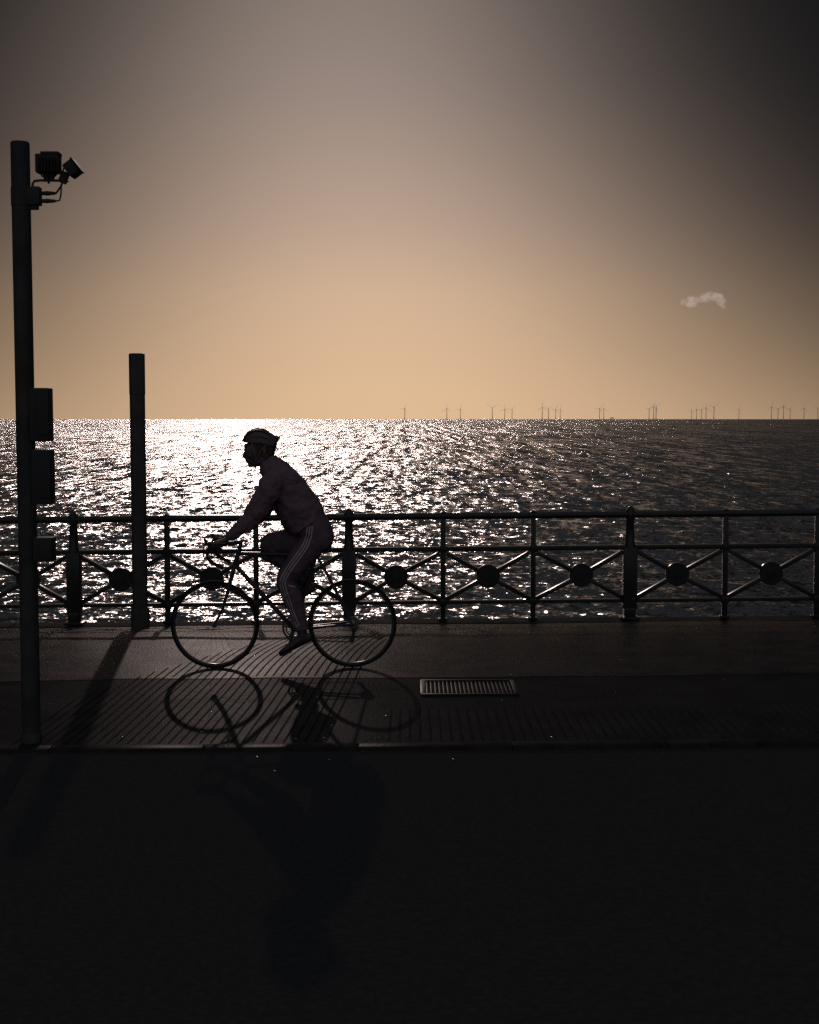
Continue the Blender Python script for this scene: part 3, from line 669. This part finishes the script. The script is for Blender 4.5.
# stripes laid on the trousers' outer side
me = trs.data; bvh = BVHTree.FromPolygons([v.co.copy() for v in me.vertices], [tuple(p.vertices) for p in me.polygons])
def onto(p):                                   # p world (x, z): nearest outer surface point from the side
    o = Vector((p.x, YB - .6, p.z)) - OFF
    h = bvh.ray_cast(o, Vector((0, 1, 0)), .58)
    return (h[0] + Vector((0, -.0018, 0)), h[1]) if h[0] is not None else (None, None)
stripe_c = [(311.5, 524), (310.5, 533), (307.5, 542.5), (301, 552.5), (293, 563.5), (287, 573), (284.6, 580), (286, 588), (289, 597), (292.5, 608), (296.5, 619), (298.5, 625)]
cen = dense([(x, y, 0, 1) for x, y in stripe_c], 6)
jb = BVHTree.FromPolygons([v.co.copy() for v in jacket.data.vertices], [tuple(p.vertices) for p in jacket.data.polygons])
for k in (-1, 0, 1):
    b = MB(); prev = None
    for i in range(len(cen) - 1):
        c = Q(cen[i][0], cen[i][1], 0); n_ = Q(cen[i + 1][0], cen[i + 1][1], 0)
        t = (n_ - c).normalized(); w = Vector((-t.z, 0, t.x))
        a, _ = onto(c + w * (k * .0195 - .0038)); d, _ = onto(c + w * (k * .0195 + .0038))
        if a is None or d is None or abs(a.y - d.y) > .02: prev = None; continue
        va, vd = b.bm.verts.new(a + OFF), b.bm.verts.new(d + OFF)
        if prev: b.bm.faces.new((prev[0], prev[1], vd, va))
        prev = (va, vd)
    b.build('side_stripe', M['stripe'], trs, off=OFF)
for (x, y, w_, h_, an) in ((285.6, 549.8, .011, .010, 0), (293.5, 583.5, .052, .008, 18)):
    b = MB(); ring = []
    ca, sa = math.cos(R(an)), -math.sin(R(an)); G = []
    for j in range(2):
        row = []
        for i in range(7):
            u = (i / 6 - .5) * w_; v = (j - .5) * h_
            p, _ = onto(Q(x, y, 0) + Vector((u * ca - v * sa, 0, u * sa + v * ca)))
            row.append(b.bm.verts.new(p + OFF) if p is not None else None)
        G.append(row)
    for i in range(6):
        q = (G[0][i], G[0][i + 1], G[1][i + 1], G[1][i])
        if all(q): b.bm.faces.new(q)
    b.build('reflective_patch', M['stripe'], trs, off=OFF)
# shoes
def shoe(an, he, to, bl, s, nm):
    b = MB(); A = V3((*an, s)); H = V3((*he, s)); T = V3((*to, s)); Bl = V3((*bl, s))
    ax = (T - H).normalized(); upv = Vector((ax.z, 0, -ax.x));
    if upv.z < 0: upv = -upv
    rows = [(0, .010, .030, .022), (.03, .032, .040, .030), (.07, .036, .042, .033), (.12, .030, .034, .036), (.17, .022, .026, .044), (.22, .018, .020, .046), (.255, .013, .014, .038), (.272, .008, .008, .02)]
    pts = [H + ax * r[0] + upv * r[1] for r in rows]
    b.loft(pts, [r[2] for r in rows], [r[3] for r in rows], 18, cap=.4)
    b.loft([A + upv * .0, H + ax * .06 + upv * .035], [.036, .036], [.036, .034], 16)
    sh = b.build('shoe', M['shoe'], person, voxel=.005, sm=3)
    b = MB(); pts = [H + ax * r[0] - upv * .006 for r in rows]
    b.loft(pts, [.008] * 8, [r[3] * 1.04 for r in rows], 14, cap=.5); b.build('sole', M['rubber'], sh, smooth=60, off=OFF)
shoe((303, 628), (312.5, 637), (280, 652.5), (290, 650), -.105, 0)
shoe((305, 584), (314.2, 590.5), (287, 607.5), (296, 603), .105, 1)
# helmet
hs = [(242.7, 439.5, 441.3, .022), (244.5, 435.5, 442, .048), (248, 432, 442.3, .068), (253, 429.4, 442.6, .082), (258, 428.4, 442.8, .09), (263, 429, 443.2, .092), (268, 431.2, 444.4, .088), (272, 433.6, 445.6, .078), (275, 435.2, 445.8, .066), (277.5, 436.1, 441, .045), (279.6, 436.5, 438.2, .018)]
b = MB(); rings = []; n = 24
for (x, zt_, zb_, w_) in hs:
    ring = []
    for k in range(n + 1):
        a = math.pi * k / n; cx_ = math.cos(a); sy_ = math.sin(a) ** .75 if math.sin(a) > 0 else 0
        groove = 1 - .055 * (1 if (k % 5 in (2,)) and 0 < k < n else 0) * (1 if 245 < x < 276 else 0)
        zz = zb_ + (zt_ - zb_) * sy_ * groove
        ring.append(b.bm.verts.new(Q(x, zz, -cx_ * w_ * groove)))
    rings.append(ring)
for a, c in zip(rings, rings[1:]):
    for k in range(n): b.bm.faces.new((a[k], a[k + 1], c[k + 1], c[k]))
    b.bm.faces.new((a[0], c[0], c[n], a[n]))
b.bm.faces.new(rings[0]); b.bm.faces.new(rings[-1][::-1])
hel = b.build('helmet', M['helmet'], person, smooth=28)
b = MB()
for dy in (-.055, -.02, .02, .055):
    b.loft([Q(247, 432.2 + abs(dy) * 30, dy * .8), Q(252, 429.3 + abs(dy) * 40, dy), Q(258, 427.9 + abs(dy) * 42, dy), Q(264, 428.7 + abs(dy) * 42, dy), Q(270, 432 + abs(dy) * 38, dy * .9)], [.004, .007, .008, .007, .004], [.008] * 5, 8)
b.build('ridge', M['helmet'], hel, smooth=60, off=OFF)
b = MB()
for s in (-1, 1):
    b.loft([Q(252, 441, s * .078), Q(256, 452, s * .078), Q(256, 461, s * .055), Q(255.3, 467.8, s * .012)], [.001] * 4, [.006] * 4, 6, up=Vector((1, 0, 0)))
    b.loft([Q(268, 443, s * .08), Q(261, 453, s * .08), Q(256, 461, s * .056)], [.001] * 3, [.006] * 3, 6, up=Vector((1, 0, 0)))
b.loft([Q(255.3, 467.5, -.004), Q(255.1, 470, -.006), Q(254.8, 472.3, -.004)], [.0045, .004, .005], [.005] * 3, 8)
b.build('chin_strap', M['strap'], hel, off=OFF)

# ------------------------------------------------------------------ wind farm
words = 'first second third fourth fifth sixth seventh eighth ninth tenth eleventh twelfth thirteenth fourteenth fifteenth sixteenth seventeenth eighteenth nineteenth twentieth twenty-first twenty-second twenty-third twenty-fourth twenty-fifth twenty-sixth twenty-seventh'.split()
WT = [(404.7, 408, .5), (446.8, 408, 0), (460.3, 408.5, .3), (492.3, 407, 1.05), (504.7, 408.5, .1), (512, 409, .7), (542.2, 406.6, .0), (548.5, 408, .9), (555.6, 408.5, .4), (560.2, 409, .2), (599.5, 408, .6), (603.7, 408, 0), (649, 408.4, .8), (653.5, 406.3, .2), (656, 405.4, .9), (691.6, 409.7, .4), (696.4, 409, 0), (701.3, 409, .6), (706, 407.1, .1), (713.8, 406.3, .85), (738.8, 409, .5), (771.4, 406.3, .2), (777.9, 408.4, .9), (783.4, 405.2, .05), (790, 408.4, .6), (804, 407.6, .3), (817.6, 407.6, 1.0)]
def turbine_meshes():
    out = {}
    def mk(nm, b):
        bmesh.ops.recalc_face_normals(b.bm, faces=b.bm.faces); me = bpy.data.meshes.new(nm); b.bm.to_mesh(me); b.bm.free(); me.materials.append(M['turbine']); out[nm] = me
    mk('tower', MB().lathe((0, 0, 0), [(1e-3, 0), (3.6, 0), (3.6, 14), (2.6, 15), (1.7, 80), (1e-3, 80)], 'Z', 12, closed=False))
    mk('nacelle', MB().box((0, 2.5, 81.5), (4, 11, 4), .5))
    mk('blade', MB().loft([(0, -4, 0), (0, -4, 4), (0, -4, 12), (0, -4, 30), (0, -4, 48)], [.5, .7, .9, .5, .2], [.9, .8, .5, .3, .15], 8))
    mk('hub', MB().ball((0, -4, 0), (1.8, 2.4, 1.8), seg=8))
    return out
TM = turbine_meshes()
for i, (tx, ty, an) in enumerate(WT):
    D = F * 82. / (419.4 - ty) * 1.0
    p = at(tx, 419, D)
    t = empty('wind_turbine', (p.x, D, SEA - .5), 'wind turbine on the sea horizon, the %s from the left in the row' % words[i], 'wind turbine', 'offshore wind turbines along the horizon')
    t.rotation_euler = (0, 0, random.uniform(-.5, .5))
    for nm in ('tower', 'nacelle', 'hub'):
        o = bpy.data.objects.new(nm, TM[nm]); COL.objects.link(o); o.parent = t
        if nm == 'hub': o.location = (0, 0, 81.5)
    for k in range(3):
        o = bpy.data.objects.new('blade', TM['blade']); COL.objects.link(o); o.parent = t; o.location = (0, 0, 81.5); o.rotation_euler = (0, an + k * 2.0944, 0)
# service platform
p = at(612, 419, 8500)
pf = empty('offshore_platform', (p.x, 8500, SEA), 'tiny low offshore platform on the horizon between the wind turbines', 'platform')
b = MB()
for sx in (-8, 8):
    for sy in (-6, 6): b.loft([(p.x + sx * 1.1, 8500 + sy, SEA), (p.x + sx, 8500 + sy, SEA + 10)], 1.0, None, 8)
b.build('jacket_legs', M['turbine'], pf)
b = MB(); b.box((p.x, 8500, SEA + 12), (24, 16, 4)); b.box((p.x + 2, 8500, SEA + 16), (12, 12, 5)); b.build('deck', M['turbine'], pf)

# ------------------------------------------------------------------ little cloud
def cloud():
    D = 5200.
    b = MB(); s_ = D / F
    blobs = [(686, 302, 5, 4), (691, 303.5, 5.5, 3.8), (694, 298.5, 5.5, 4.5), (701, 298.5, 6, 3.6), (707, 297.5, 6.5, 4.2), (713, 296.8, 6, 4.4), (718, 297.5, 5, 4.2), (721.5, 301.5, 4, 4.5), (723, 305.5, 2.6, 3)]
    for (x, y, rx, rz) in blobs: b.ball(at(x, y, D + random.uniform(-6, 6)), (rx * s_ * 1.12, rx * s_ * 1.3, rz * s_ * 1.2), seg=16)
    c = at(704, 300, D)
    o = b.build('cloud', M['turbine'], None, voxel=2.2, sm=3, wob=5, wsc=.05, off=c); o.location = c
    m = bpy.data.materials.new('cloud_vapour'); m.use_nodes = True; nt = m.node_tree; nt.nodes.remove(nt.nodes['Principled BSDF'])
    pv = nd(nt, 'ShaderNodeVolumePrincipled'); pv.inputs['Color'].default_value = (1, .97, .93, 1); pv.inputs['Anisotropy'].default_value = .78
    tc = nd(nt, 'ShaderNodeTexCoord'); n = nd(nt, 'ShaderNodeTexNoise'); n.inputs['Scale'].default_value = .022; n.inputs['Detail'].default_value = 5
    nt.links.new(tc.outputs['Object'], n.inputs['Vector'])
    r = nd(nt, 'ShaderNodeMapRange'); r.inputs['From Min'].default_value = .43; r.inputs['From Max'].default_value = .74; r.inputs['To Min'].default_value = 0; r.inputs['To Max'].default_value = .04
    nt.links.new(n.outputs['Fac'], r.inputs['Value']); nt.links.new(r.outputs[0], pv.inputs['Density']); nt.links.new(pv.outputs[0], nt.nodes['Material Output'].inputs['Volume'])
    o.data.materials.clear(); o.data.materials.append(m)
    tag(o, 'small pale wispy cloud alone in the sky above the horizon', 'cloud')
cloud()

# ------------------------------------------------------------------ light
SAZ = math.atan2((228 - CX) / F, 1.0); SEL = R(17.4)
sv = Vector((math.sin(SAZ) * math.cos(SEL), math.cos(SAZ) * math.cos(SEL), math.sin(SEL)))
ld = bpy.data.lights.new('sun', 'SUN'); ld.energy = 2.0; ld.angle = R(.5); ld.color = (1, .79, .72)
lo = bpy.data.objects.new('sun', ld); COL.objects.link(lo); lo.rotation_euler = sv.to_track_quat('Z', 'Y').to_euler(); lo.location = sv * 50
w = bpy.data.worlds.new('World'); sc.world = w; w.use_nodes = True; nt = w.node_tree
bg = nt.nodes['Background']; bg.inputs['Strength'].default_value = .1
sky = nd(nt, 'ShaderNodeTexSky', sky_type='NISHITA'); sky.sun_disc = False; sky.sun_elevation = SEL; sky.sun_rotation = SAZ
sky.dust_density = 4.0; sky.air_density = 1.5
tc = nd(nt, 'ShaderNodeTexCoord'); sp = nd(nt, 'ShaderNodeSeparateXYZ'); nt.links.new(tc.outputs['Generated'], sp.inputs[0])
def mth(op, a, b_=None, clamp=False):
    n = nd(nt, 'ShaderNodeMath', operation=op); n.use_clamp = clamp
    for i, v in enumerate((a, b_)):
        if v is None: continue
        if isinstance(v, (int, float)): n.inputs[i].default_value = v
        else: nt.links.new(v, n.inputs[i])
    return n.outputs[0]
el = mth('MULTIPLY', mth('ARCSINE', sp.outputs['Z']), 57.2958)         # degrees above horizon
az = mth('MULTIPLY', mth('ARCTAN2', sp.outputs['X'], sp.outputs['Y']), 57.2958)
elc = mth('MAXIMUM', el, 0.0)
dphi = mth('ADD', az, mth('ADD', .8, mth('MULTIPLY', mth('MINIMUM', elc, 14.), .11)))
d2 = mth('MULTIPLY', dphi, dphi)
kk = mth('ADD', .0024, mth('MULTIPLY', mth('MINIMUM', elc, 18.), .00054))
fall = mth('POWER', 2.71828, mth('MULTIPLY', mth('MULTIPLY', d2, kk), -1.0))
rp = nd(nt, 'ShaderNodeValToRGB'); cr_ = rp.color_ramp; cr_.interpolation = 'LINEAR'
stops = [(0, (.735, .488, .292)), (1.2, (.725, .483, .292)), (3.2, (.68, .462, .291)), (5.2, (.628, .436, .291)), (8.2, (.48, .345, .265)), (10.7, (.385, .286, .228)), (13.2, (.303, .235, .202)), (15.8, (.250, .198, .170)), (19, (.19, .155, .135)), (28, (.075, .066, .067)), (45, (.055, .057, .068)), (90, (.10, .10, .12))]
while len(cr_.elements) < len(stops): cr_.elements.new(.5)
for e, (d, c) in zip(cr_.elements, stops): e.position = d / 90.; e.color = (*c, 1)
nt.links.new(mth('DIVIDE', elc, 90.0), rp.inputs[0])
v1 = nd(nt, 'ShaderNodeVectorMath', operation='SCALE'); nt.links.new(rp.outputs[0], v1.inputs[0]); nt.links.new(mth('MULTIPLY', fall, 20.0), v1.inputs['Scale'])
fl = nd(nt, 'ShaderNodeVectorMath', operation='ADD'); fl.inputs[1].default_value = (.065, .085, .13); nt.links.new(v1.outputs[0], fl.inputs[0])
v2 = nd(nt, 'ShaderNodeVectorMath', operation='SCALE'); nt.links.new(sky.outputs[0], v2.inputs[0]); v2.inputs['Scale'].default_value = .004
v3 = nd(nt, 'ShaderNodeVectorMath', operation='ADD'); nt.links.new(fl.outputs[0], v3.inputs[0]); nt.links.new(v2.outputs[0], v3.inputs[1])
back = mth('MULTIPLY', mth('SUBTRACT', -.05, sp.outputs['Y'], True), 1.0, True)  # added fill: unseen sky behind the camera brightened to lift the dark silhouettes
v4 = nd(nt, 'ShaderNodeVectorMath', operation='SCALE'); zen = mth('POWER', mth('DIVIDE', mth('SUBTRACT', sp.outputs['Z'], .42, True), .58, True), 1.3, True)  # zen: added fill, unseen overhead sky brightened to soften shadows on the ground
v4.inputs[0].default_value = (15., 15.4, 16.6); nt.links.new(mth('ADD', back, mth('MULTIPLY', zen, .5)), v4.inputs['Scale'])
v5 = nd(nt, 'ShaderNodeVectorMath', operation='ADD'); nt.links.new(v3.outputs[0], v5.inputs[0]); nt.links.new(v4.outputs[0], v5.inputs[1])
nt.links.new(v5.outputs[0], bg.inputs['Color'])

sc.view_settings.view_transform = 'Standard'; sc.view_settings.look = 'None'; sc.view_settings.exposure = -1.0; sc.view_settings.gamma = 1
sc.render.engine = 'CYCLES'
try:
    sc.cycles.use_denoising = False; sc.cycles.max_bounces = 6; sc.cycles.volume_bounces = 1; sc.cycles.volume_max_steps = 128
    sc.cycles.sample_clamp_indirect = 4
except Exception: pass
make_sea()
